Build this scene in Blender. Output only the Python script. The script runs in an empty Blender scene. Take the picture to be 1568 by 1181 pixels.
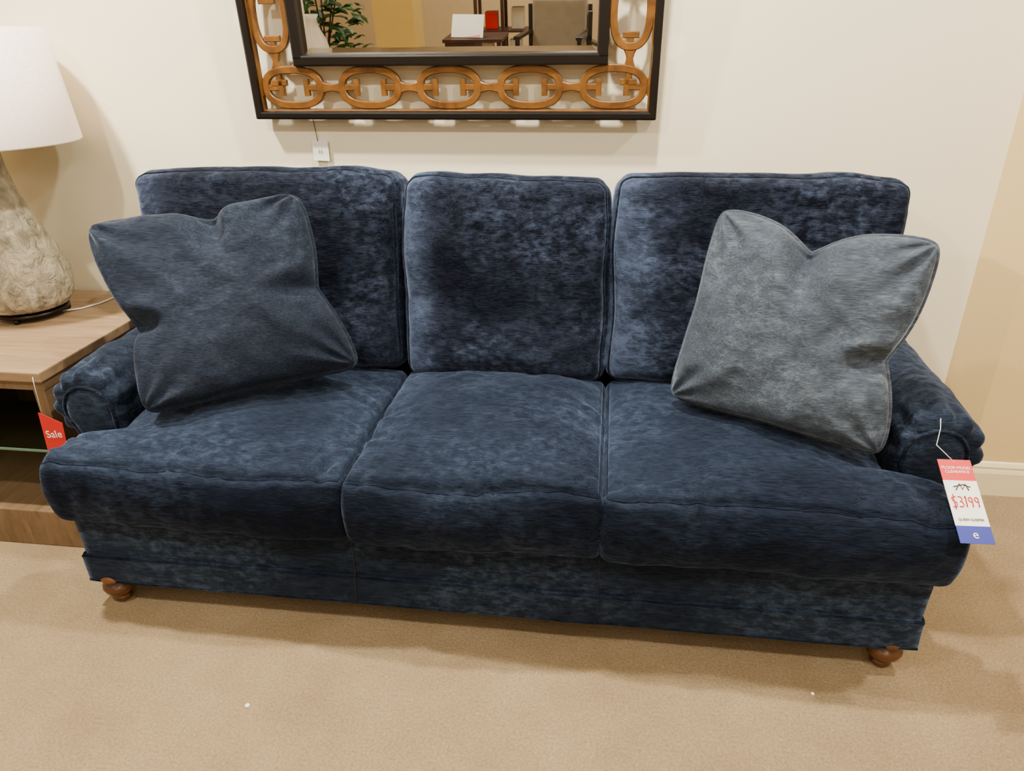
import bpy, bmesh, math, random
import numpy as np
from mathutils import Vector, Matrix, noise
random.seed(4)
COL=bpy.context.scene.collection

# ------------------------------------------------------------ helpers
def s2l(c):
    return tuple(((v/255)/12.92 if v/255<=0.04045 else ((v/255+0.055)/1.055)**2.4) for v in c)+(1,)
def newmat(name):
    m=bpy.data.materials.new(name);m.use_nodes=True
    nt=m.node_tree;b=nt.nodes['Principled BSDF'];return m,nt,b
def node(nt,t,**k):
    n=nt.nodes.new(t)
    for a,v in k.items():
        if a in n.inputs: n.inputs[a].default_value=v
        else: setattr(n,a,v)
    return n
def mapping(nt,scale,coord='Object',rot=(0,0,0)):
    tc=node(nt,'ShaderNodeTexCoord');mp=node(nt,'ShaderNodeMapping')
    mp.inputs['Scale'].default_value=scale;mp.inputs['Rotation'].default_value=rot
    nt.links.new(tc.outputs[coord],mp.inputs[0]);return mp
def ramp(nt,src,stops):
    r=node(nt,'ShaderNodeValToRGB');e=r.color_ramp.elements
    while len(e)<len(stops): e.new(.5)
    for i,(p,c) in enumerate(stops): e[i].position=p;e[i].color=c
    nt.links.new(src,r.inputs[0]);return r
def simple(name,col,rough=.6,metal=0,noise_amt=.08,nscale=12,bump=0,bscale=200):
    m,nt,b=newmat(name)
    mp=mapping(nt,(1,1,1))
    n=node(nt,'ShaderNodeTexNoise',Scale=nscale,Detail=4)
    nt.links.new(mp.outputs[0],n.inputs['Vector'])
    c=s2l(col) if max(col)>1 else tuple(col)+(1,)
    lo=tuple(v*(1-noise_amt) for v in c[:3])+(1,);hi=tuple(min(1,v*(1+noise_amt)) for v in c[:3])+(1,)
    r=ramp(nt,n.outputs[0],[(.3,lo),(.7,hi)])
    nt.links.new(r.outputs[0],b.inputs['Base Color'])
    b.inputs['Roughness'].default_value=rough;b.inputs['Metallic'].default_value=metal
    if bump:
        n2=node(nt,'ShaderNodeTexNoise',Scale=bscale,Detail=3)
        nt.links.new(mp.outputs[0],n2.inputs['Vector'])
        bp=node(nt,'ShaderNodeBump',Strength=bump,Distance=.004)
        nt.links.new(n2.outputs[0],bp.inputs['Height']);nt.links.new(bp.outputs[0],b.inputs['Normal'])
    return m
def velvet(name,dark,light,sheen=.6,sheencol=(.35,.5,.8,1),scale=1.0,shift=0.0,bump=.7,patw=.45,fw_=.75,stretch=.7):
    m,nt,b=newmat(name)
    def math_(op,a,bb):
        n=node(nt,'ShaderNodeMath',operation=op)
        for i,v in enumerate((a,bb)):
            if isinstance(v,(int,float)): n.inputs[i].default_value=v
            else: nt.links.new(v,n.inputs[i])
        return n.outputs[0]
    mp=mapping(nt,(1,1,1))
    big=node(nt,'ShaderNodeTexNoise',Scale=3.6*scale,Detail=2,Roughness=.5)
    mp2=mapping(nt,(stretch,.9,1.2))
    mot=node(nt,'ShaderNodeTexNoise',Scale=48*scale,Detail=7,Roughness=.68,Distortion=.25)
    mp3=mapping(nt,(.12,1,1.5))
    fine=node(nt,'ShaderNodeTexNoise',Scale=260,Detail=3)
    nap=node(nt,'ShaderNodeAttribute',attribute_name='nap')  # per-vertex painted highlights and shade, plus where the pile is crushed
    nt.links.new(mp.outputs[0],big.inputs['Vector']);nt.links.new(mp2.outputs[0],mot.inputs['Vector']);nt.links.new(mp3.outputs[0],fine.inputs['Vector'])
    # crushed patches only appear where the large-scale noise says the pile was disturbed
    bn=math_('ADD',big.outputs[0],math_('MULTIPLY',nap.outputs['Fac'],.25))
    msk=ramp(nt,bn,[(.40,(.14,.14,.14,1)),(.62,(1,1,1,1))])
    pat=ramp(nt,mot.outputs[0],[(.43,(0,0,0,1)),(.64,(1,1,1,1))])
    v=math_('MULTIPLY',msk.outputs[0],pat.outputs[0])
    v=math_('ADD',math_('MULTIPLY',v,patw),math_('MULTIPLY',math_('SUBTRACT',fine.outputs[0],.36),fw_))
    v=math_('ADD',v,math_('MULTIPLY',math_('SUBTRACT',big.outputs[0],.5),.25))
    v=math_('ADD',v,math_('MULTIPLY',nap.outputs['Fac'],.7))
    v=math_('ADD',v,shift)
    mid=tuple(a*.70+c*.30 for a,c in zip(dark,light))
    r=ramp(nt,v,[(.0,tuple(dark)+(1,)),(.42,mid+(1,)),(1.0,tuple(light)+(1,))])
    nt.links.new(r.outputs[0],b.inputs['Base Color'])
    b.inputs['Roughness'].default_value=.8
    b.inputs['Specular IOR Level'].default_value=.06
    sr=ramp(nt,v,[(.0,(.20,.20,.20,1)),(.9,(1,1,1,1))])
    sh=math_('MULTIPLY',sr.outputs[0],sheen)
    nt.links.new(sh,b.inputs['Sheen Weight'])
    b.inputs['Sheen Roughness'].default_value=.30
    b.inputs['Sheen Tint'].default_value=sheencol
    bp=node(nt,'ShaderNodeBump',Strength=bump,Distance=.005)
    hb=math_('ADD',math_('MULTIPLY',mot.outputs[0],1.0),math_('MULTIPLY',fine.outputs[0],.35))
    nt.links.new(hb,bp.inputs['Height']);nt.links.new(bp.outputs[0],b.inputs['Normal'])
    return m
def wood(name,c1,c2,scale=(1,12,12),rough=.45,ns=3):
    m,nt,b=newmat(name)
    mp=mapping(nt,scale)
    n=node(nt,'ShaderNodeTexNoise',Scale=ns,Detail=8,Roughness=.65,Distortion=.4)
    nt.links.new(mp.outputs[0],n.inputs['Vector'])
    r=ramp(nt,n.outputs[0],[(.3,s2l(c1)),(.7,s2l(c2))])
    nt.links.new(r.outputs[0],b.inputs['Base Color']);b.inputs['Roughness'].default_value=rough
    bp=node(nt,'ShaderNodeBump',Strength=.15,Distance=.002)
    nt.links.new(n.outputs[0],bp.inputs['Height']);nt.links.new(bp.outputs[0],b.inputs['Normal'])
    return m

def empty(name,loc=(0,0,0),rot=(0,0,0)):
    e=bpy.data.objects.new(name,None);e.location=loc;e.rotation_euler=rot;COL.objects.link(e);return e
def mesh_obj(name,verts,faces,mat,parent=None,smooth=True,nap=None):
    me=bpy.data.meshes.new(name);me.from_pydata([tuple(v) for v in verts],[],faces);me.validate();me.update()
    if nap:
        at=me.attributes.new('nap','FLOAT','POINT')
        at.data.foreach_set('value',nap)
    o=bpy.data.objects.new(name,me);COL.objects.link(o)
    if mat: me.materials.append(mat)
    if smooth:
        for p in me.polygons:p.use_smooth=True
    if parent:o.parent=parent
    return o
def fixn(o):
    bm=bmesh.new();bm.from_mesh(o.data);bmesh.ops.remove_doubles(bm,verts=bm.verts,dist=1e-5)
    bmesh.ops.recalc_face_normals(bm,faces=bm.faces);bm.to_mesh(o.data);bm.free()
def box(name,lo,hi,mat,parent=None,bev=.003,seg=2):
    bm=bmesh.new();bmesh.ops.create_cube(bm,size=1)
    for v in bm.verts:
        v.co=Vector([lo[i] if v.co[i]<0 else hi[i] for i in range(3)])
    if bev: bmesh.ops.bevel(bm,geom=bm.edges[:],offset=bev,segments=seg,affect='EDGES',profile=.6)
    me=bpy.data.meshes.new(name);bm.to_mesh(me);bm.free()
    o=bpy.data.objects.new(name,me);COL.objects.link(o);me.materials.append(mat)
    if parent:o.parent=parent
    return o
def tube(name,pts,rad,mat,parent=None,closed=False,sides=8):
    P=[Vector(p) for p in pts];n=len(P);vs=[];fs=[];prev=None
    for i in range(n):
        if closed: t=P[(i+1)%n]-P[i-1]
        else: t=P[min(i+1,n-1)]-P[max(i-1,0)]
        t.normalize()
        if prev is None:
            a=Vector((0,0,1)) if abs(t.z)<.9 else Vector((1,0,0)); nn=t.cross(a).normalized()
        else:
            nn=(prev-t*prev.dot(t)).normalized()
        prev=nn;bn=t.cross(nn)
        for k in range(sides):
            a=2*math.pi*k/sides;vs.append(P[i]+(nn*math.cos(a)+bn*math.sin(a))*rad)
    m=n if closed else n-1
    for i in range(m):
        j=(i+1)%n
        for k in range(sides):
            l=(k+1)%sides;fs.append((i*sides+k,i*sides+l,j*sides+l,j*sides+k))
    if not closed:
        fs.append(tuple(range(sides)));fs.append(tuple((n-1)*sides+k for k in range(sides)))
    o=mesh_obj(name,vs,fs,mat,parent);fixn(o);return o
def lathe(name,prof,mat,parent=None,loc=(0,0,0),seg=40,fn=None):
    vs=[];fs=[]
    for r,z in prof:
        for k in range(seg):
            a=2*math.pi*k/seg;p=Vector((r*math.cos(a),r*math.sin(a),z))
            if fn:p=fn(p)
            vs.append(p+Vector(loc))
    for i in range(len(prof)-1):
        for k in range(seg):
            l=(k+1)%seg;fs.append((i*seg+k,i*seg+l,(i+1)*seg+l,(i+1)*seg+k))
    if prof[0][0]>1e-4: fs.append(tuple(range(seg))[::-1])
    if prof[-1][0]>1e-4: fs.append(tuple((len(prof)-1)*seg+k for k in range(seg)))
    return mesh_obj(name,vs,fs,mat,parent)
def sm(a,b,x):
    t=max(0,min(1,(x-a)/(b-a)));return t*t*(3-2*t)
def cushion(name,half,r,final,mat,parent,N=44,pipes=(),pr=.006,pmat=None,lit_crush_paint_f=None):
    hx,hy,hz=half
    def base(u,v,w):
        p=Vector((u*hx,v*hy,w*hz));q=Vector([max(-(h-r),min(h-r,c)) for c,h in zip(p,half)])
        d=p-q
        if d.length>1e-9: d=d.normalized()*r
        return q+d
    g=[math.sin((-1+2*i/N)*math.pi/2) for i in range(N+1)]
    g=[.5*a+.5*(-1+2*i/N) for i,a in enumerate(g)]
    vs=[];fs=[];nap=[]
    def face(f):
        b0=len(vs)
        for i in range(N+1):
            for j in range(N+1):
                u,v,w=f(g[i],g[j]);vs.append(final(base(u,v,w),u,v,w));nap.append(lit_crush_paint_f(u,v,w) if lit_crush_paint_f else 0.0)
        for i in range(N):
            for j in range(N):
                a=b0+i*(N+1)+j;fs.append((a,a+1,a+N+2,a+N+1))
    face(lambda a,b:(a,b,1));face(lambda a,b:(a,b,-1));face(lambda a,b:(a,1,b));face(lambda a,b:(a,-1,b));face(lambda a,b:(1,a,b));face(lambda a,b:(-1,a,b))
    o=mesh_obj(name,vs,fs,mat,parent,nap=nap if lit_crush_paint_f else None);fixn(o)
    for p in o.data.polygons:p.use_smooth=True
    for k,(ax,s) in enumerate(pipes):
        pts=[];M=60
        for side in range(4):
            for i in range(M):
                t=-1+2*i/M
                ab=[(t,-1),(1,t),(-t,1),(-1,-t)][side]
                c=[0,0,0];oth=[x for x in range(3) if x!=ax];c[ax]=s;c[oth[0]]=ab[0];c[oth[1]]=ab[1]
                pts.append(final(base(*c),*c))
        tube(name+'_welt_%d'%k,pts,pr,pmat or mat,parent,closed=True,sides=6)
    return o
NZ=lambda x,y,z=0:noise.noise(Vector((x,y,z)))

# ------------------------------------------------------------ materials
V_seat=velvet('navy_velvet_seat',(.0024,.0040,.0096),(.036,.055,.098),sheen=.78,sheencol=(.38,.51,.84,1),patw=.34)
V_back=velvet('navy_velvet_back',(.0016,.0023,.0058),(.044,.061,.108),sheen=.80,sheencol=(.40,.52,.84,1),shift=-.05,patw=.56)
V_base=velvet('navy_velvet_frame',(.0018,.0031,.0076),(.038,.058,.098),sheen=.74,sheencol=(.38,.50,.81,1),scale=.95,patw=.50,shift=.0)
V_arm=velvet('navy_velvet_arm',(.0024,.0042,.0096),(.048,.070,.118),sheen=.95,sheencol=(.40,.53,.84,1),scale=.95,shift=.10,patw=.55)
V_p1=velvet('slate_velvet_pillow',(.0076,.0108,.0195),(.040,.054,.084),sheen=.66,sheencol=(.54,.65,.92,1),shift=.05,bump=.4,patw=.34,fw_=1.2,stretch=.5)
V_p2=velvet('grey_velvet_pillow',(.028,.036,.052),(.124,.152,.190),sheen=.80,sheencol=(.66,.77,.97,1),shift=.04,bump=.4,patw=.42,fw_=1.2,stretch=.5)
welt=simple('dark_welt',(8,12,24),.8)
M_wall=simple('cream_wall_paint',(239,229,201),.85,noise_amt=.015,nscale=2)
M_ceil=simple('ceiling_paint',(240,235,222),.9,noise_amt=.01)
M_trim=simple('trim_paint',(240,224,184),.5,noise_amt=.01)
M_bk=simple('black_lacquer',(12,9,9),.3)
M_fw=wood('frame_wood',(74,44,12),(124,80,28),scale=(6,6,6),rough=.38,ns=3)
M_leg=wood('leg_wood',(64,36,16),(108,66,32),scale=(4,4,14),rough=.3)
M_tab=wood('table_oak',(122,98,72),(154,128,98),scale=(1.2,14,14),rough=.5,ns=3)
M_tabs=wood('table_oak_side',(92,72,50),(124,100,72),scale=(14,1.2,3),rough=.5)
M_white=simple('white_card',(240,238,232),.6,noise_amt=.01)
M_red=simple('red_card',(200,18,16),.5,noise_amt=.03)
M_blue=simple('blue_card',(30,42,140),.5,noise_amt=.03)
M_ink=simple('dark_ink',(60,50,60),.6)
M_metal=simple('dark_bronze',(40,32,26),.35,metal=.8)
M_cord=simple('white_cord',(225,215,200),.5)
M_car,nt,b=newmat('beige_carpet')
mp=mapping(nt,(1,1,1))
n1=node(nt,'ShaderNodeTexNoise',Scale=3.5,Detail=7,Roughness=.65);n2=node(nt,'ShaderNodeTexNoise',Scale=150,Detail=4,Roughness=.85)
for n in(n1,n2): nt.links.new(mp.outputs[0],n.inputs['Vector'])
r1=ramp(nt,n1.outputs[0],[(.3,s2l((183,157,121))),(.7,s2l((206,180,143)))])
r2=ramp(nt,n2.outputs[0],[(.3,(.50,.50,.50,1)),(.7,(1.0,1.0,1.0,1))])
mx=node(nt,'ShaderNodeMix',data_type='RGBA',blend_type='MULTIPLY');mx.inputs[0].default_value=1
nt.links.new(r1.outputs[0],mx.inputs[6]);nt.links.new(r2.outputs[0],mx.inputs[7]);nt.links.new(mx.outputs[2],b.inputs['Base Color'])
b.inputs['Roughness'].default_value=.95;b.inputs['Specular IOR Level'].default_value=.05
bp=node(nt,'ShaderNodeBump',Strength=.9,Distance=.01);nt.links.new(n2.outputs[0],bp.inputs['Height']);nt.links.new(bp.outputs[0],b.inputs['Normal'])
M_mir,nt,b=newmat('mirror_glass');b.inputs['Metallic'].default_value=1;b.inputs['Roughness'].default_value=.01
b.inputs['Base Color'].default_value=(.86,.88,.86,1)
M_gl,nt,b=newmat('shelf_glass');b.inputs['Transmission Weight'].default_value=1;b.inputs['Roughness'].default_value=.03;b.inputs['Base Color'].default_value=(.6,.85,.75,1);b.inputs['IOR'].default_value=1.45
M_ge=simple('glass_edge',(84,116,98),.2,noise_amt=.05)
M_sh,nt,b=newmat('linen_shade')
mp=mapping(nt,(1,1,3));n=node(nt,'ShaderNodeTexNoise',Scale=120,Detail=2);nt.links.new(mp.outputs[0],n.inputs['Vector'])
r=ramp(nt,n.outputs[0],[(.3,s2l((232,216,208))),(.7,s2l((246,234,228)))]);nt.links.new(r.outputs[0],b.inputs['Base Color']);b.inputs['Roughness'].default_value=.9
M_cer,nt,b=newmat('crackled_ceramic')
mp=mapping(nt,(1,1,.7));n=node(nt,'ShaderNodeTexNoise',Scale=22,Detail=5,Roughness=.55,Distortion=1.5);n3=node(nt,'ShaderNodeTexNoise',Scale=18,Detail=6,Distortion=1)
nt.links.new(mp.outputs[0],n.inputs['Vector']);nt.links.new(mp.outputs[0],n3.inputs['Vector'])
r=ramp(nt,n3.outputs[0],[(.32,s2l((128,118,98))),(.62,s2l((190,180,156)))]);nt.links.new(r.outputs[0],b.inputs['Base Color'])
b.inputs['Roughness'].default_value=.25
bp=node(nt,'ShaderNodeBump',Strength=1,Distance=.03);nt.links.new(n.outputs[0],bp.inputs['Height']);nt.links.new(bp.outputs[0],b.inputs['Normal'])

# ------------------------------------------------------------ room shell
XL,XR,YB,H=-4.2,4.2,-9.0,2.75
PX0,PX1,PY=1.437,1.535,-.088
def slab(name,lo,hi,mat): return box(name,lo,hi,mat,None,bev=0)
slab('floor',(XL-.1,YB-.1,-.1),(XR+.1,.12,0),M_car)
slab('ceiling',(XL-.1,YB-.1,H),(XR+.1,.12,H+.1),M_ceil)
slab('wall_back',(XL-.1,0,0),(PX0,.12,H),M_wall)
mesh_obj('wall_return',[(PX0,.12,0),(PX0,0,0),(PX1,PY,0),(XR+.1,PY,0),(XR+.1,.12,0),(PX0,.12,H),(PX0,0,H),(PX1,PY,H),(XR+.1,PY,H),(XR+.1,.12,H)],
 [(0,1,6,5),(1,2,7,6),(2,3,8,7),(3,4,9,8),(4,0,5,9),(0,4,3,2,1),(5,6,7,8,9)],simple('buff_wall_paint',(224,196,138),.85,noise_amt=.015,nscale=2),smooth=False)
slab('wall_left',(XL-.1,YB,0),(XL,.12,H),M_wall)
slab('wall_right',(XR,YB,0),(XR+.1,PY,H),M_wall)
slab('wall_front',(XL-.1,YB-.1,0),(XR+.1,YB,H),simple('tan_wall',(200,176,136),.85,noise_amt=.02))
def baseboard(name,pts):
    prof=[(0,0),(.016,0),(.016,.085),(.013,.095),(.011,.1),(.012,.108),(.006,.12),(0,.124)]
    vs=[];fs=[]
    for (x,y) in pts:
        for d,z in prof: vs.append((x,y-d,z))
    k=len(prof)
    for i in range(len(pts)-1):
        for j in range(k-1): fs.append((i*k+j,i*k+j+1,(i+1)*k+j+1,(i+1)*k+j))
    o=mesh_obj(name,vs,fs,M_trim,smooth=False);fixn(o);return o
baseboard('baseboard_back',[(XL,0),(PX0-.003,0)])
baseboard('baseboard_return',[(PX0+.005,-.004),(PX1-.002,PY),(XR,PY)])

# ------------------------------------------------------------ sofa
sofa=empty('sofa')
def wrinkle(x,y,z,a): return a*(NZ(x*5,y*5,z*5)+.5*NZ(x*13+7,y*13,z*13)+.25*NZ(x*30,y*30+3,z*30))
def crease(x,y,c,dirv,ln,wd):
    dx,dy=x-c[0],y-c[1];a=dx*dirv[0]+dy*dirv[1];p=-dx*dirv[1]+dy*dirv[0]
    if a<-.03 or a>ln: return 0
    return math.exp(-(p/wd)**2)*sm(-.03,.02,a)*sm(ln,ln*.4,a)
def seat(name,x0,x1,ear,seed,puff=0,top_lit=.12):
    y0,y1=-.978,-.33;z0,z1=.292,.474
    cx,cy,cz=(x0+x1)/2,(y0+y1)/2,(z0+z1)/2
    half=((x1-x0)/2,(y1-y0)/2,(z1-z0)/2)
    rnd=random.Random(int(seed)+3)
    cr_=[((rnd.choice((x0,x1)),rnd.uniform(y0+.02,y1-.15)),rnd.uniform(-.6,.6),rnd.uniform(.1,.26),rnd.uniform(.006,.013),rnd.choice((-1,1))*rnd.uniform(.004,.009)) for _ in range(10)]
    cr_+=[((rnd.uniform(x0,x1),y0),math.pi/2+rnd.uniform(-.7,.7),rnd.uniform(.08,.2),rnd.uniform(.006,.012),rnd.choice((-1,1))*rnd.uniform(.004,.008)) for _ in range(8)]
    def final(p,u,v,w):
        x,y,z=p.x+cx,p.y+cy,p.z+cz
        cr=(1-u*u)**.5*(1-v*v)**.42 if abs(u)<1 and abs(v)<1 else 0
        z+= (.050+puff if w>0 else .010)*cr*w
        fr=(1-w*w)
        if v<-.5: y-= .034*fr*sm(-.5,-1,v)*(1-.6*u**4)
        x+= .008*fr*u
        dz=wrinkle(x+seed,y,z*.7,.011)
        if w>0:
            for c,an,ln,wd,am in cr_:
                dd=(math.cos(an)*(1 if c[0]<=x0 else -1),math.sin(an)) if c[1]>y0 else (math.cos(an),math.sin(an))
                dz+=am*crease(x,y,c,dd,ln,wd)
        z+=dz*(1 if w>0 else .3); y+=wrinkle(x+seed+9,z,y*.3,.011)*sm(-.4,-1,v)
        if v<-.6:
            pk=NZ(x*22+seed,1.3,z*5); y+= .0055*pk*sm(-.6,-1,v); z+=.002*pk*sm(-.8,-1,v)*(1 if w>0 else 0)
        z+= .014*(NZ(x*3+seed,4,0))*sm(-.6,-1,v)
        if ear:
            s=1+ (.112/(x1-x0))*sm(-.80,-.845,y)
            if ear<0: x=x1-(x1-x)*s
            else: x=x0+(x-x0)*s
        return Vector((x,y,z))
    def lit_crush_paint_f(u,v,w):  # paints light into the colour: brighter top and left, darker front
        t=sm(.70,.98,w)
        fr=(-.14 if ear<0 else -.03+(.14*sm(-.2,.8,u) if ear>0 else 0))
        tp=top_lit+.18*sm(-.4,-.95,u)-.10*sm(-.3,.4,NZ(u*1.6+seed,v*1.6,3))
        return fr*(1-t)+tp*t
    cushion(name,half,.020,final,V_seat,sofa,N=84,pipes=((2,1),(2,-1)),pr=.0024,pmat=V_seat,lit_crush_paint_f=lit_crush_paint_f)
seat('seat_cushion_1',-.985,-.312,-1,0,-.006,.26)
seat('seat_cushion_2',-.306,.308,0,5,.020,.15)
seat('seat_cushion_3',.314,.985,1,11,0,.17)
def back(name,x0,x1,seed,side,dz_=0,left_lit=.5,sk=0):
    hx=(x1-x0)/2;half=(hx,.085,.30);cx=(x0+x1)/2;cz=.772+dz_;cy=-.235;ang=.15
    def final(p,u,v,w):
        x,y,z=p.x,p.y,p.z
        cr=(1-u*u)**.42*(1-w*w)**.45 if abs(u)<1 and abs(w)<1 else 0
        if v<0: y-= .072*cr*abs(v)
        else: y+= .01*cr
        if v<0: y-= .020*sm(.6,-.8,w)*(1-u**4)
        z+= .006*(1-u*u)*sm(0,1,w)+.015*NZ((x+cx)*7,seed)*sm(.6,1,w)+sk*u*sm(0,1,w)
        z-= .006*sm(.86,1,abs(u))*sm(.6,1,w)
        X=x+cx
        if side and u*side>0: x+= -side*.018*sm(.2,-1,w)*abs(u)
        x+= .012*(1-w*w)*(1-v*v)*u + .014*NZ(seed,z*5,u)*abs(u)
        f=sm(-.1,1,w)
        if v<0:
            y-= .016*NZ(X*15+seed,w*1.1,2)*f + .020*max(0,NZ(X*34+seed,w*1.5,5))*sm(.45,.95,w)
            y-= wrinkle(X+seed,0,z,.015)
            y-= .014*NZ(X*6+z*9+seed,z*3-X*4,9)*sm(.3,-1,w)
        Y=y*math.cos(ang)+z*math.sin(ang);Z=-y*math.sin(ang)+z*math.cos(ang)
        return Vector((x+cx,Y+cy,Z+cz))
    def lit_crush_paint_f(u,v,w):  # highlight painted along the left edge; crushed patches stronger low down
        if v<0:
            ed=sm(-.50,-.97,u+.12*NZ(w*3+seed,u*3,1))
            return left_lit*ed*(.7+.3*sm(-1,0,w)) + .22*sm(.0,-.6,w) + .10*sm(.8,1,w) - .08*sm(.0,.6,w)*sm(.7,.3,w)
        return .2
    cushion(name,half,.042,final,V_back,sofa,N=76,pipes=((1,-1),(1,1)),pr=.0050,pmat=V_base,lit_crush_paint_f=lit_crush_paint_f)
back('back_cushion_1',-1.142,-.318,0,-1,0,.60,.004)
back('back_cushion_2',-.310,.300,6,0,-.014,1.0,-.004)
back('back_cushion_3',.306,1.098,12,1,-.002,.95,0)
def rb(name,lo,hi,r,amp=.002,mat=V_base,N=30,pipes=(),pr=.004,lean=0,ext=0):
    half=[(b-a)/2 for a,b in zip(lo,hi)];c=[(b+a)/2 for a,b in zip(lo,hi)]
    def final(p,u,v,w):
        q=p+Vector(c);q.y+=wrinkle(q.x,0,q.z,amp);q.x+=wrinkle(0,q.y,q.z,amp)
        q.y+=lean*(q.z-lo[2]);q.x+=ext*u*(q.z-lo[2])
        return q
    return cushion(name,half,r,final,mat,sofa,N=N,pipes=pipes,pr=pr,pmat=V_base,lit_crush_paint_f=(lambda u,v,w:.18+.18*sm(.4,.9,abs(u))) if 'rail' in name else None)  # rails carry painted light in their colour, strongest at both ends
rb('frame_back',(-1.07,-.22,.12),(1.07,-.10,.95),.03,lean=.09)
rb('deck',(-.99,-.90,.20),(.99,-.14,.305),.02)
rb('base_rail_upper',(-1.075,-.948,.165),(1.075,-.10,.305),.010,N=50,ext=.03,amp=.003)
rb('base_rail_lower',(-1.078,-.960,.085),(1.078,-.10,.172),.010,N=50,pipes=((2,1),(2,-1)),pr=.0045,amp=.003)
for i,x in enumerate((-.312,.311)):
    tube('base_seam_%d'%i,[(x,-.9485-.0115*(z<.174),z) for z in (.09,.13,.17,.178,.2,.25,.29)],.0018,welt,sofa,sides=6)
def arm(name,s):
    C0=(1.098,.522);R=.108
    prof=[(.985,.16),(.985,.25),(.984,.33),(.984,.40),(.985,.45)]
    for i in range(49):
        a=math.radians(200-i*(200+62)/48);prof.append((C0[0]+R*math.cos(a),C0[1]+R*math.sin(a)))
    prof+=[(1.108,.40),(1.092,.36),(1.086,.30),(1.086,.22),(1.086,.16)]
    n=len(prof);vs=[];fs=[];rings=[];M=60
    for i in range(M+1): rings.append((-.12-.625*i/M,1.0))
    for k in range(1,9):
        a=k/8*math.pi/2;rings.append((-.745-.026*math.sin(a),1-.24*(1-math.cos(a))))
    for (y,sc) in rings:
        for j,(x,z) in enumerate(prof):
            roll=z>.40
            ctr=C0 if roll else (1.036,z)
            xx=ctr[0]+(x-ctr[0])*sc;zz=ctr[1]+(z-ctr[1])*sc
            if roll: zz+=(y+.745)*.02
            if roll:
                a=math.atan2(z-C0[1],x-C0[0]);pl=-.014*abs(math.sin(a*5.5+.6))**3*sm(-.64,-.748,y)
                d=Vector((x-C0[0],z-C0[1])).normalized();xx+=d.x*pl;zz+=d.y*pl
            w=wrinkle(xx*1.0+s*3,y,zz,.010)
            zz+=w*(.8 if roll else 0);xx+=w*.5
            vs.append((s*xx,y,zz))
    for i in range(len(rings)-1):
        for j in range(n-1):
            fs.append((i*n+j,i*n+j+1,(i+1)*n+j+1,(i+1)*n+j))
    fs.append(tuple((len(rings)-1)*n+j for j in range(n)));fs.append(tuple(range(n)))
    o=mesh_obj(name,vs,fs,V_arm,sofa);fixn(o)
    for p in o.data.polygons:p.use_smooth=len(p.vertices)<5
    ax,az,hw=C0[0]-.010,C0[1]-.008,.070
    out=[(ax-hw+.012,.34),(ax-hw+.004,.40),(ax-hw,.46)]
    for i in range(25):
        a=math.pi-math.pi*i/24*1.12;out.append((ax+hw*math.cos(a),az+hw*math.sin(a)))
    out+=[(ax+hw-.022,.45),(ax+hw-.036,.40),(ax+hw-.044,.34)]
    cx_,cz_=ax-.006,.47;vs=[];fs=[];L=8;m_=len(out)
    for li in range(L+1):
        t=li/L
        for (x,z) in out:
            vs.append((s*(cx_+(x-cx_)*t),-.768-.014*math.sqrt(max(0,1-t**3)),cz_+(z-cz_)*t))
    for li in range(L):
        for k in range(m_):
            l=(k+1)%m_;fs.append((li*m_+k,li*m_+l,(li+1)*m_+l,(li+1)*m_+k))
    o=mesh_obj(name+'_front_panel',vs,fs,V_arm,sofa);fixn(o)
    tube(name+'_front_welt',[(s*x,-.770,z) for x,z in out],.0062,V_back,sofa)
arm('arm_left',-1);arm('arm_right',1)
legp=[(.016,0),(.021,.004),(.024,.012),(.022,.018),(.019,.021),(.027,.028),(.039,.040),(.044,.052),(.042,.062),(.034,.070),(.031,.074),(.040,.080),(.044,.086),(.044,.092),(.036,.104)]
for i,(x,y) in enumerate([(-1.018,-.922),(1.018,-.918),(-1.02,-.16),(1.02,-.16)]):
    lathe('leg_%d'%(i+1),legp,M_leg,sofa,loc=(x,y,0))

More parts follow.
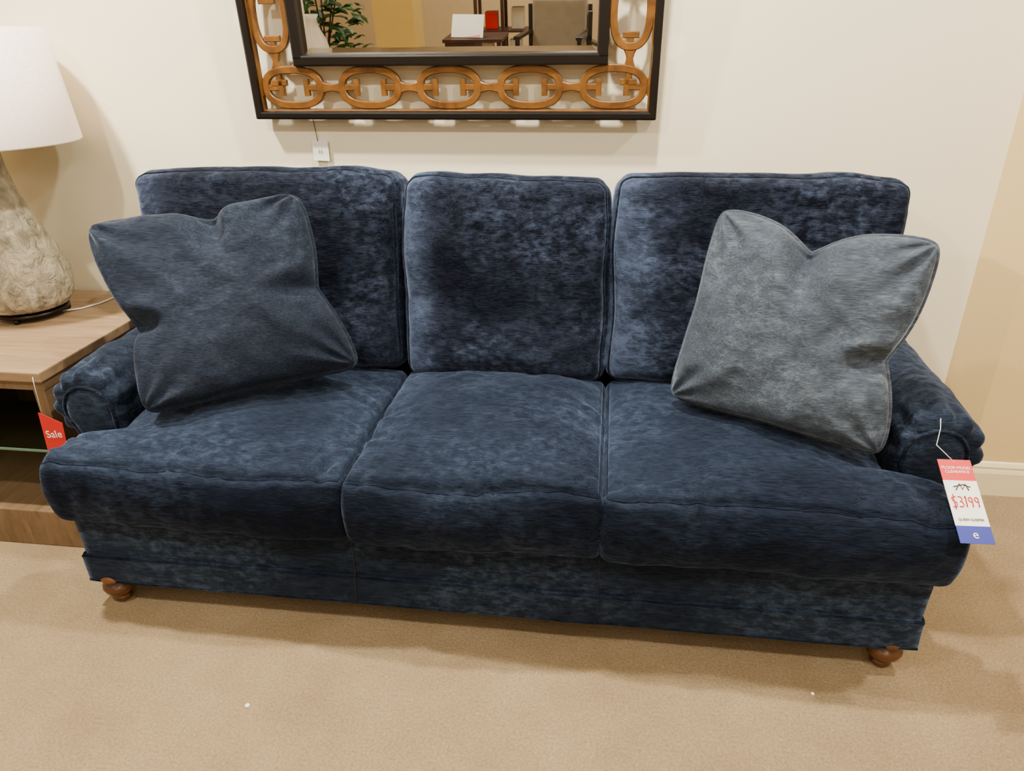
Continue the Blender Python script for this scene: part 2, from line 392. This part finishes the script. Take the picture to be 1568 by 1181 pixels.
# ------------------------------------------------------------ throw pillows
def throw_pillow(name,TL,TR,BR,BL,T,dents,mat,seed):
    TL,TR,BR,BL=map(Vector,(TL,TR,BR,BL));nrm=((TR-TL).cross(BL-TL)).normalized()
    if nrm.y>0:nrm=-nrm
    N=90
    def pos(u,v,side):
        d=dents
        rc_=1-.045*(u*u*v*v)**5
        uu,vv=u*rc_,v*rc_
        def vd(t,c,w): return math.exp(-(abs(t-c)/w)**1.3)
        vv-= d['t'][0]*vd(u,d['t'][1],d['t'][2])*sm(-.5,1,v)
        vv+= d['b'][0]*vd(u,d['b'][1],d['b'][2])*sm(.5,-1,v)
        uu-= d['r'][0]*vd(v,d['r'][1],d['r'][2])*sm(-.1,1,u)
        uu+= d['l'][0]*vd(v,d['l'][1],d['l'][2])*sm(.1,-1,u)
        a,bq=(uu+1)/2,(vv+1)/2
        p=(BL*(1-a)+BR*a)*(1-bq)+(TL*(1-a)+TR*a)*bq
        e=(1-u*u)**.5*(1-v*v)**.5 if abs(u)<1 and abs(v)<1 else 0
        th=T*e**.60
        q=u-d['t'][1]-.10*(1-v)
        th-= .050*math.exp(-(abs(q)/.11)**2)*sm(.2,.95,v)*min(1,e*3)
        th+= .014*math.exp(-((abs(q)-.26)/.12)**2)*sm(.0,.8,v)*min(1,e*3)
        for (cu,cv,dr) in ((1,d['r'][1],d['r'][0]),(-1,d['l'][1],d['l'][0])):
            th-= .20*dr*math.exp(-((v-cv+.25*(1-abs(u)))/.09)**2)*sm(.5,.95,u*cu)*min(1,e*3)
            th+= .06*dr*math.exp(-((v-cv-.20+.35*(1-abs(u)))/.09)**2)*sm(.3,.8,u*cu)*min(1,e*3)
        th+= wrinkle(p.x+seed,p.y,p.z,.014)*min(1,e*2.5)
        for cu,cv in((1,1),(-1,1),(1,-1),(-1,-1)):
            rr=math.hypot(u-cu,v-cv);ang=math.atan2(v-cv,u-cu)
            th+= .009*math.sin(ang*11+seed+cu)*math.exp(-(rr/.5)**2)*min(1,e*4)
        wave=.008*NZ(u*3+seed,v*3,1)
        return p+nrm*(th*(side if side>=0 else side*.42)+wave)
    vs=[];fs=[]
    g=[.55*math.sin((-1+2*i/N)*math.pi/2)+.45*(-1+2*i/N) for i in range(N+1)]
    for side in(1,-1):
        b0=len(vs)
        for i in range(N+1):
            for j in range(N+1): vs.append(pos(g[i],g[j],side))
        for i in range(N):
            for j in range(N):
                a=b0+i*(N+1)+j;fs.append((a,a+1,a+N+2,a+N+1))
    root=empty(name)
    o=mesh_obj('pillow_body',vs,fs,mat,root);fixn(o)
    for p in o.data.polygons:p.use_smooth=True
    pts=[];M=50
    for sd in range(4):
        for i in range(M):
            t=-1+2*i/M
            u,v=[(t,-1),(1,t),(-t,1),(-1,-t)][sd]
            pts.append(pos(u,v,0))
    tube('pillow_welt',pts,.0062,mat,root,closed=True,sides=8)
    return root
throw_pillow('throw_pillow',(-1.142,-.524,.957),(-.552,-.430,1.043),(-.393,-.524,.571),(-.887,-.824,.538),.100,
  dict(t=(.15,.14,.32),r=(.15,-.05,.40),b=(.03,0,.6),l=(.18,-.15,.40)),V_p1,1)
throw_pillow('throw_pillow',(.581,-.428,1.021),(1.052,-.622,.993),(.951,-.817,.532),(.478,-.560,.540),.098,
  dict(t=(.30,-.05,.30),r=(.18,-.14,.34),b=(.03,.1,.6),l=(.03,0,.5)),V_p2,8)

# ------------------------------------------------------------ mirror
mir=empty('wall_mirror',(0,-.034,1.2),(.07,0,0))
X0,X1,HT=-.822,.420,1.064
cxm=(X0+X1)/2
def frame(name,x0,x1,z0,z1,w,y0,y1,mat,bev=.006):
    box(name+'_bottom',(x0,y0,z0),(x1,y1,z0+w),mat,mir,bev);box(name+'_top',(x0,y0,z1-w),(x1,y1,z1),mat,mir,bev)
    box(name+'_left',(x0,y0,z0+w*.5),(x0+w,y1,z1-w*.5),mat,mir,bev);box(name+'_right',(x1-w,y0,z0+w*.5),(x1,y1,z1-w*.5),mat,mir,bev)
frame('outer_frame',X0,X1,0,HT,.024,-.030,.010,M_bk)
frame('outer_lip',X0+.020,X1-.020,.020,HT-.020,.008,-.016,.010,M_fw,.003)
ix0,ix1,iz0,iz1=X0+.147,X1-.147,.152,HT-.152
frame('inner_frame',ix0,ix1,iz0,iz1,.032,-.026,.010,M_bk)
gx0,gx1,gz0,gz1=ix0+.028,ix1-.028,iz0+.028,iz1-.028;bw=.022
vs=[(gx0,0.0,gz0),(gx1,0,gz0),(gx1,0,gz1),(gx0,0,gz1),(gx0+bw,-.0014,gz0+bw),(gx1-bw,-.0014,gz0+bw),(gx1-bw,-.0014,gz1-bw),(gx0+bw,-.0014,gz1-bw)]
mesh_obj('mirror_glass',vs,[(4,5,6,7),(0,1,5,4),(1,2,6,5),(2,3,7,6),(3,0,4,7)],M_mir,mir,smooth=False)
def band(name,pts,w,closed,y0=-.014,y1=.002):
    P=[Vector((p[0],p[1])) for p in pts];n=len(P);vs=[];fs=[]
    W=w if isinstance(w,(list,tuple)) else [w]*n
    for i in range(n):
        if closed:t=P[(i+1)%n]-P[i-1]
        else:t=P[min(i+1,n-1)]-P[max(i-1,0)]
        t.normalize();nn=Vector((-t.y,t.x));ww=W[i]
        a=P[i]+nn*ww/2;b_=P[i]-nn*ww/2;a2=P[i]+nn*ww*.38;b2=P[i]-nn*ww*.38
        vs+=[(a.x,y1,a.y),(a.x,y0+.003,a.y),(a2.x,y0,a2.y),(b2.x,y0,b2.y),(b_.x,y0+.003,b_.y),(b_.x,y1,b_.y)]
    m=n if closed else n-1
    for i in range(m):
        j=(i+1)%n
        for k in range(6):
            l=(k+1)%6;fs.append((i*6+k,i*6+l,j*6+l,j*6+k))
    if not closed: fs+= [tuple(range(6)),tuple((n-1)*6+k for k in range(6))]
    o=mesh_obj(name,vs,fs,M_fw,mir,smooth=False);fixn(o);return o
def ring(name,cx,cz,L,Hh,vert):
    pts=[];e=2.5
    for i in range(56):
        a=2*math.pi*i/56;c,s=math.cos(a),math.sin(a)
        x=L*abs(c)**(2/e)*(1 if c>=0 else -1);z=Hh*abs(s)**(2/e)*(1 if s>=0 else -1)
        if vert:x,z=z,x
        pts.append((cx+x,cz+z))
    band(name,pts,.022,True)
def conn(name,cx,cz,L,vert,flare=True):
    f=(lambda a,b:(cx+a,cz+b)) if not vert else (lambda a,b:(cx+b,cz+a))
    ts=[-1,-.6,-.42,-.2,0,.2,.42,.6,1]
    ws=[.018,.018,.040,.026,.020,.026,.040,.018,.018] if flare else [.018]*9
    band(name+'_bar',[f(L*t,0) for t in ts],ws,False,y0=-.0125)
    for s in(-1,1): band(name+'_head%d'%s,[f(s*L,-.024),f(s*L,-.008),f(s*L,.008),f(s*L,.024)],.017,False,y0=-.0135)
pitch=.2455;rc=.091;RL,RH=.088,.051
k=0
hc=[cxm+pitch*i for i in(-2,-1,0,1,2)]
for zc in(rc,HT-rc):
    for x in hc: ring('ring_%d'%k,x,zc,RL,RH,False);k+=1
    for x in [cxm+pitch*i for i in(-1.5,-.5,.5,1.5)]: conn('link_%d'%k,x,zc,.080,False);k+=1
    for s in(-1,1): conn('link_end_%d'%k,cxm+s*(pitch*2+.072),zc,.034,False,False);k+=1
vc=[HT/2+pitch*i for i in(-1,0,1)]
for xc in(X0+.087,X1-.087):
    for z in vc: ring('vring_%d'%k,xc,z,RL,RH,True);k+=1
    for z in [HT/2+pitch*i for i in(-.5,.5)]: conn('vlink_%d'%k,xc,z,.080,True);k+=1
    for s in(-1,1):
        conn('vend_%d'%k,xc,HT/2+s*(pitch+.12),.062,True);k+=1
def quad(name,c,mat,parent,th=.0012):
    c=[Vector(p) for p in c];n=(c[1]-c[0]).cross(c[3]-c[0]).normalized()*th
    vs=[p for p in c]+[p+n for p in c]
    o=mesh_obj(name,vs,[(0,1,2,3),(7,6,5,4),(0,4,5,1),(1,5,6,2),(2,6,7,3),(3,7,4,0)],mat,parent,smooth=False);fixn(o);return o
pt=empty('price_tag')
quad('tag_card',[(-.669,-.010,1.068),(-.616,-.010,1.066),(-.616,-.010,1.132),(-.669,-.010,1.134)],M_white,pt)
tube('tag_string',[(-.655,-.012,1.195),(-.654,-.012,1.18),(-.648,-.012,1.128)],.0012,M_ink,pt,sides=6)
def text(name,body,size,mat,parent,M,ext=.0003):
    c=bpy.data.curves.new(name,'FONT');c.body=body;c.size=size;c.extrude=ext;c.align_x='CENTER';c.align_y='CENTER'
    o=bpy.data.objects.new(name,c);COL.objects.link(o);bpy.context.view_layer.update()
    dg=bpy.context.evaluated_depsgraph_get();me=bpy.data.meshes.new_from_object(o.evaluated_get(dg))
    bpy.data.objects.remove(o);me.materials.clear();me.materials.append(mat)
    me.transform(M);o=bpy.data.objects.new(name,me);COL.objects.link(o);o.parent=parent;return o
def planeM(o,ex,ey,off=.0018):
    ex=Vector(ex).normalized();ey=Vector(ey);ey=(ey-ex*ey.dot(ex)).normalized();ez=ex.cross(ey)
    m=Matrix((ex,ey,ez)).transposed().to_4x4();m.translation=Vector(o)+ez*off;return m
text('tag_code','11',.016,M_ink,pt,planeM((-.643,-.0115,1.095),(1,0,0),(0,0,1)))

ht=empty('hang_tag')
O=Vector((1.052,-1.036,.462));ex=Vector((.064,.006,-.002));ex.normalize()
ey=Vector((-.052,.150,.105));ey=(ey-ex*ey.dot(ex)).normalized();TWd,THt=.072,.192
def tc(u,v): return O+ex*(u*TWd)+ey*(v*THt)
def strip(nm,t0,t1,mat): quad(nm,[tc(0,t0),tc(1,t0),tc(1,t1),tc(0,t1)],mat,ht)
strip('tag_foot',0,.20,M_blue);strip('tag_body',.20,.74,M_white);strip('tag_head',.74,1,M_red)
text('tag_title','FLOOR MODEL\nCLEARANCE',.0094,M_white,ht,planeM(tc(.5,.87),ex,ey))
text('tag_note','QUEEN SLEEPER',.0076,M_ink,ht,planeM(tc(.5,.27),ex,ey))
text('tag_mark','e',.026,M_white,ht,planeM(tc(.5,.1),ex,ey))
def stroke(nm,pts,mat=M_red): tube(nm,[tuple(tc(u,v)+ex.cross(ey)*.0022) for u,v in pts],.0011,mat,ht,sides=5)
def arcp(cu,cv,ru,rv,a0,a1,n=10): return [(cu+ru*math.cos(math.radians(a0+(a1-a0)*i/n)),cv+rv*math.sin(math.radians(a0+(a1-a0)*i/n))) for i in range(n+1)]
stroke('pen_dollar',[(.22,.54),(.10,.53),(.12,.49),(.22,.47),(.20,.42),(.08,.42)]);stroke('pen_dollar_bar',[(.16,.57),(.15,.39)])
stroke('pen_3a',arcp(.33,.515,.07,.028,130,-90)+arcp(.33,.452,.08,.032,90,-130))
stroke('pen_1',[(.48,.53),(.51,.55),(.50,.42)])
stroke('pen_9a',arcp(.64,.51,.055,.028,0,360)+[(.69,.50),(.67,.42)]);stroke('pen_9b',arcp(.82,.51,.055,.028,0,360)+[(.87,.50),(.85,.42)])
stroke('pen_old',[(.25,.66),(.55,.69),(.75,.66)],M_ink);stroke('pen_old2',[(.30,.62),(.45,.70),(.50,.63),(.62,.70),(.68,.62)],M_ink)
tube('tag_string',[(1.068,-.79,.627),(1.066,-.805,.61),(1.050,-.84,.585),tuple(tc(.5,.97)+ex.cross(ey)*.001)],.0009,M_white,ht,sides=6)

# ------------------------------------------------------------ side table
tb=empty('side_table')
tx0,tx1,ty0,ty1,tz=-2.05,-1.245,-.73,-.02,.60
box('table_top',(tx0,ty0,tz-.030),(tx1,ty1,tz),M_tab,tb,.004)
box('apron',(tx0+.01,ty0+.012,tz-.060),(tx1-.008,ty1-.01,tz-.030),M_tabs,tb,.002)
box('side_panel_r',(tx1-.045,ty0+.012,.11),(tx1-.010,ty1-.01,tz-.06),M_tabs,tb,.002)
box('side_panel_l',(tx0+.01,ty0+.012,.11),(tx0+.045,ty1-.01,tz-.06),M_tabs,tb,.002)
box('back_panel',(tx0+.03,ty1-.03,.1),(tx1-.03,ty1-.01,tz-.05),M_tabs,tb,.002)
box('plinth',(tx0+.005,ty0,0),(tx1-.005,ty1-.005,.13),M_tabs,tb,.004)
box('glass_shelf',(tx0+.046,ty0+.016,.335),(tx1-.046,ty1-.031,.343),M_gl,tb,.001)
box('glass_shelf_edge',(tx0+.046,ty0+.013,.335),(tx1-.046,ty0+.016,.343),M_ge,tb,.001)
st=empty('sale_tag')
A=[Vector(p) for p in((-1.278,-.745,.36),(-1.212,-.745,.366),(-1.204,-.745,.455),(-1.270,-.745,.485))]
quad('sale_card',A,M_red,st)
text('sale_text','Sale',.032,M_white,st,planeM((A[0]+A[1]+A[2]+A[3])/4,A[1]-A[0],A[3]-A[0]))
tube('sale_string',[(-1.262,-.735,.590),(-1.263,-.737,.56),(-1.262,-.742,.478)],.0009,M_white,st,sides=6)

# ------------------------------------------------------------ table lamp
lp=empty('table_lamp');LX,LY=-1.605,-.285
def hammered(p):
    r=1+.05*NZ(p.x*14,p.y*14,p.z*9)+.02*NZ(p.x*34,p.y*34,p.z*22);return Vector((p.x*r,p.y*r,p.z))
prof=[(.085,.628),(.116,.638),(.132,.660),(.139,.69),(.141,.72),(.138,.75),(.130,.79),(.117,.83),(.101,.87),(.086,.91),(.070,.955),(.058,1.0),(.049,1.045),(.043,1.09),(.040,1.12),(.034,1.135)]
pf=[]
for (r0,z0),(r1_,z1_) in zip(prof,prof[1:]):
    for i in range(4): pf.append((r0+(r1_-r0)*i/4,z0+(z1_-z0)*i/4))
pf.append(prof[-1])
lathe('ceramic_body',pf,M_cer,lp,(LX,LY,0),72,hammered)
lathe('foot_plate',[(.105,.615),(.112,.618),(.112,.626),(.105,.629)],M_metal,lp,(LX,LY,0))
for i in range(3):
    a=math.radians(-90+120*i+10);lathe('ball_foot_%d'%i,[(.001,.6005),(.008,.602),(.011,.609),(.008,.616),(.001,.618)],M_metal,lp,(LX+.1*math.cos(a),LY+.1*math.sin(a),0),16)
lathe('neck',[(.020,1.133),(.020,1.145),(.010,1.15),(.010,1.25),(.02,1.25),(.02,1.30),(.004,1.31),(.004,1.50),(.008,1.505),(.008,1.52),(.001,1.525)],M_metal,lp,(LX,LY,0),20)
lathe('shade',[(.272,1.150),(.272,1.154),(.244,1.465),(.241,1.465),(.269,1.154),(.269,1.150),(.272,1.150)],M_sh,lp,(LX,LY,0),64)
for i in range(3):
    a=math.radians(30+120*i);tube('spider_%d'%i,[(LX,LY,1.45),(LX+.242*math.cos(a),LY+.242*math.sin(a),1.458)],.002,M_metal,lp,sides=6)
tube('lamp_cord',[(LX+.09,LY+.02,.608),(LX+.13,LY+.06,.604),(LX+.16,LY+.12,.604),(LX+.17,LY+.19,.604),(LX+.18,LY+.225,.606),(LX+.2,LY+.25,.625)],.003,M_cord,lp)

# ------------------------------------------------------------ showroom behind the camera (seen in the mirror)
M_pil=simple('yellow_plaster',(222,190,112),.8,noise_amt=.02)
slab('showroom_pillar',(-1.94,-5.35,0),(-1.56,-5.0,H),M_pil)
M_dk=wood('dark_walnut',(44,20,12),(72,38,22),scale=(2,10,10))
M_leaf=simple('leaf_green',(40,84,34),.4,noise_amt=.3,nscale=6)
M_cream=simple('cream_upholstery',(206,194,172),.9)
M_pink=simple('pink_panel',(215,150,150),.6)
pl=empty('potted_plant');PXc=-2.50
lathe('pot',[(.12,0),(.16,.1),(.19,.35),(.18,.42),(.16,.42),(.15,.38),(.001,.38)],simple('white_pot',(225,220,210),.4),pl,(PXc,-5.15,0))
vs=[];fs=[]
for i in range(230):
    h=random.uniform(.55,1.5);a=random.uniform(0,6.28);rad=random.uniform(.05,.36)*(1-.3*abs(h-.95))
    c=Vector((PXc+rad*math.cos(a),-5.15+rad*math.sin(a),h));d=Vector((math.cos(a),math.sin(a),random.uniform(-.4,.5))).normalized()
    s_=d.cross(Vector((0,0,1))).normalized();L=random.uniform(.11,.20);W=L*.36;b0=len(vs)
    up=s_.cross(d)
    vs+=[c,c+d*L*.35+s_*W-up*.01,c+d*L*.75+s_*W*.7,c+d*L-up*.03,c+d*L*.75-s_*W*.7,c+d*L*.35-s_*W-up*.01,c+d*L*.5+up*.012]
    for k_ in range(6): fs.append((b0+k_,b0+(k_+1)%6,b0+6))
mesh_obj('leaves',vs,fs,M_leaf,pl,smooth=False)
for i in range(6):
    a=i*1.05;tube('stem_%d'%i,[(PXc,-5.15,.36),(PXc+.05*math.cos(a),-5.15+.05*math.sin(a),.7),(PXc+.22*math.cos(a),-5.15+.22*math.sin(a),1.2)],.008,M_dk,pl,sides=6)
fv=empty('floor_vase')
lathe('vase_body',[(.07,0),(.11,.1),(.15,.4),(.16,.62),(.12,.80),(.07,.90),(.06,.96),(.08,1.0),(.07,1.0),(.05,.95)],simple('white_glaze',(232,226,214),.3),fv,(-2.36,-4.5,0),32)
dk=empty('writing_desk')
box('desk_top',(-1.42,-6.0,.62),(-.82,-5.5,.65),M_dk,dk);box('drawer_block',(-1.40,-5.98,.25),(-1.1,-5.52,.62),M_dk,dk)
for x in(-1.38,-.86):
    for y in(-5.95,-5.55): box('leg_%d%d'%(x*100,y*100),(x-.02,y-.02,0),(x+.02,y+.02,.62),M_dk,dk)
pf_=empty('picture_stand');quad('pink_print',[(-1.32,-5.62,.66),(-1.05,-5.56,.66),(-1.05,-5.70,.80),(-1.32,-5.76,.80)],M_pink,pf_);quad('mat_border',[(-1.35,-5.63,.652),(-1.02,-5.565,.652),(-1.02,-5.72,.84),(-1.35,-5.78,.84)],M_white,pf_,-.01)
def armchair(name,x,y,rot,matc,matf):
    e=empty(name,(x,y,0),(0,0,rot))
    box('seat',(-.28,-.27,.36),(.28,.27,.48),matc,e,.03,4);box('backrest',(-.28,-.32,.46),(.28,-.22,.95),matc,e,.03,4)
    for s in(-1,1):
        box('post_f%d'%s,(s*.31-.02,.23,0),(s*.31+.02,.27,.64),matf,e);box('post_b%d'%s,(s*.31-.02,-.30,0),(s*.31+.02,-.26,.90),matf,e)
        box('armrest%d'%s,(s*.31-.03,-.30,.64),(s*.31+.03,.29,.67),matf,e)
    box('rail',(-.31,-.27,.30),(.31,.27,.36),matf,e);return e
armchair('armchair',-.33,-5.75,.15,simple('grey_cloth',(150,138,122),.9),M_bk)
armchair('armchair',.42,-5.2,-.3,M_cream,M_bk)
armchair('armchair',.30,-7.3,.2,M_cream,M_dk)
ob=empty('open_bookcase')
for x in(-1.28,-.98,-.62): 
    for y in(-7.0,-6.7): box('upright',(x-.018,y-.018,0),(x+.018,y+.018,1.9),M_dk,ob)
for z in(.2,.55,.9,1.3,1.65,1.88): box('shelf',(-1.30,-7.02,z),(-.60,-6.68,z+.022),M_dk,ob)
for (x,z,h,m_) in ((-1.18,.222,.2,M_cream),(-.85,.222,.24,M_white),(-1.12,.572,.18,M_red),(-.82,.572,.22,M_cream),(-1.15,.922,.22,M_white),(-.78,.922,.16,M_pink)):
    box('shelf_box',(x-.07,-6.92,z),(x+.07,-6.78,z+h),m_,ob,.01)
for i,(x,y,r_) in enumerate([(-.50,-1.235,.007),(.83,-1.04,.005)]):
    lathe('carpet_lint',[(.001,0),(r_,.001),(r_*.7,.004),(.001,.005)],M_white,None,(x,y,0),10)

# ------------------------------------------------------------ lights
def area(name,loc,size,power,col,rot=(0,0,0),spread=None):
    l=bpy.data.lights.new(name,'AREA');l.shape='DISK';l.size=size;l.energy=power;l.color=col
    if spread:l.spread=spread
    o=bpy.data.objects.new(name,l);o.location=loc;o.rotation_euler=rot;COL.objects.link(o);return o
W=(1.0,.925,.78)
def aim(loc,tgt):
    return (Vector(tgt)-Vector(loc)).to_track_quat('-Z','Y').to_euler()
for i,(x,y,p,tg) in enumerate([(-1.50,-.90,80,(-1.2,-.4,0)),(.25,-.72,60,(.3,-.6,0)),(2.1,-.90,44,(1.8,-.4,0)),(-1.0,-2.2,34,(-.7,-1.4,0)),(1.3,-2.3,26,(1.2,-1.4,0))]):
    area('ceiling_key_fill_%d'%i,(x,y,2.70),.11,p,W,aim((x,y,2.7),tg),math.radians(150))  # keys above the sofa; the two nearer the camera are added floor fill
for i,(x,y) in enumerate([(-2,-3.4),(1.5,-3.4),(-2,-5.8),(1.5,-5.8),(0,-7.8)]):
    area('ambient_fill_%d'%i,(x,y,2.72),1.0,(16,14,70,70,70)[i],(1,.91,.78))  # unseen fill lights, added to give the closed room ambient light
w=bpy.data.worlds.new('world');bpy.context.scene.world=w;w.use_nodes=True;w.node_tree.nodes['Background'].inputs[0].default_value=(1,.9,.75,1);w.node_tree.nodes['Background'].inputs[1].default_value=.3

# ------------------------------------------------------------ camera
pi_,ya,ro=[math.radians(v) for v in(25.456,7.652,-.621)]
fw=Vector((-math.sin(ya)*math.cos(pi_),math.cos(ya)*math.cos(pi_),-math.sin(pi_)));r=Vector((math.cos(ya),math.sin(ya),0));u=r.cross(fw)
R=r*math.cos(ro)+u*math.sin(ro);U=-r*math.sin(ro)+u*math.cos(ro)
cd=bpy.data.cameras.new('camera');cd.sensor_width=36;cd.lens=1115.139/1568*36;cd.clip_start=.05
co=bpy.data.objects.new('camera',cd);COL.objects.link(co)
m=Matrix((R,U,-fw)).transposed().to_4x4();m.translation=Vector((.293,-2.373,1.420));co.matrix_world=m
bpy.context.scene.camera=co
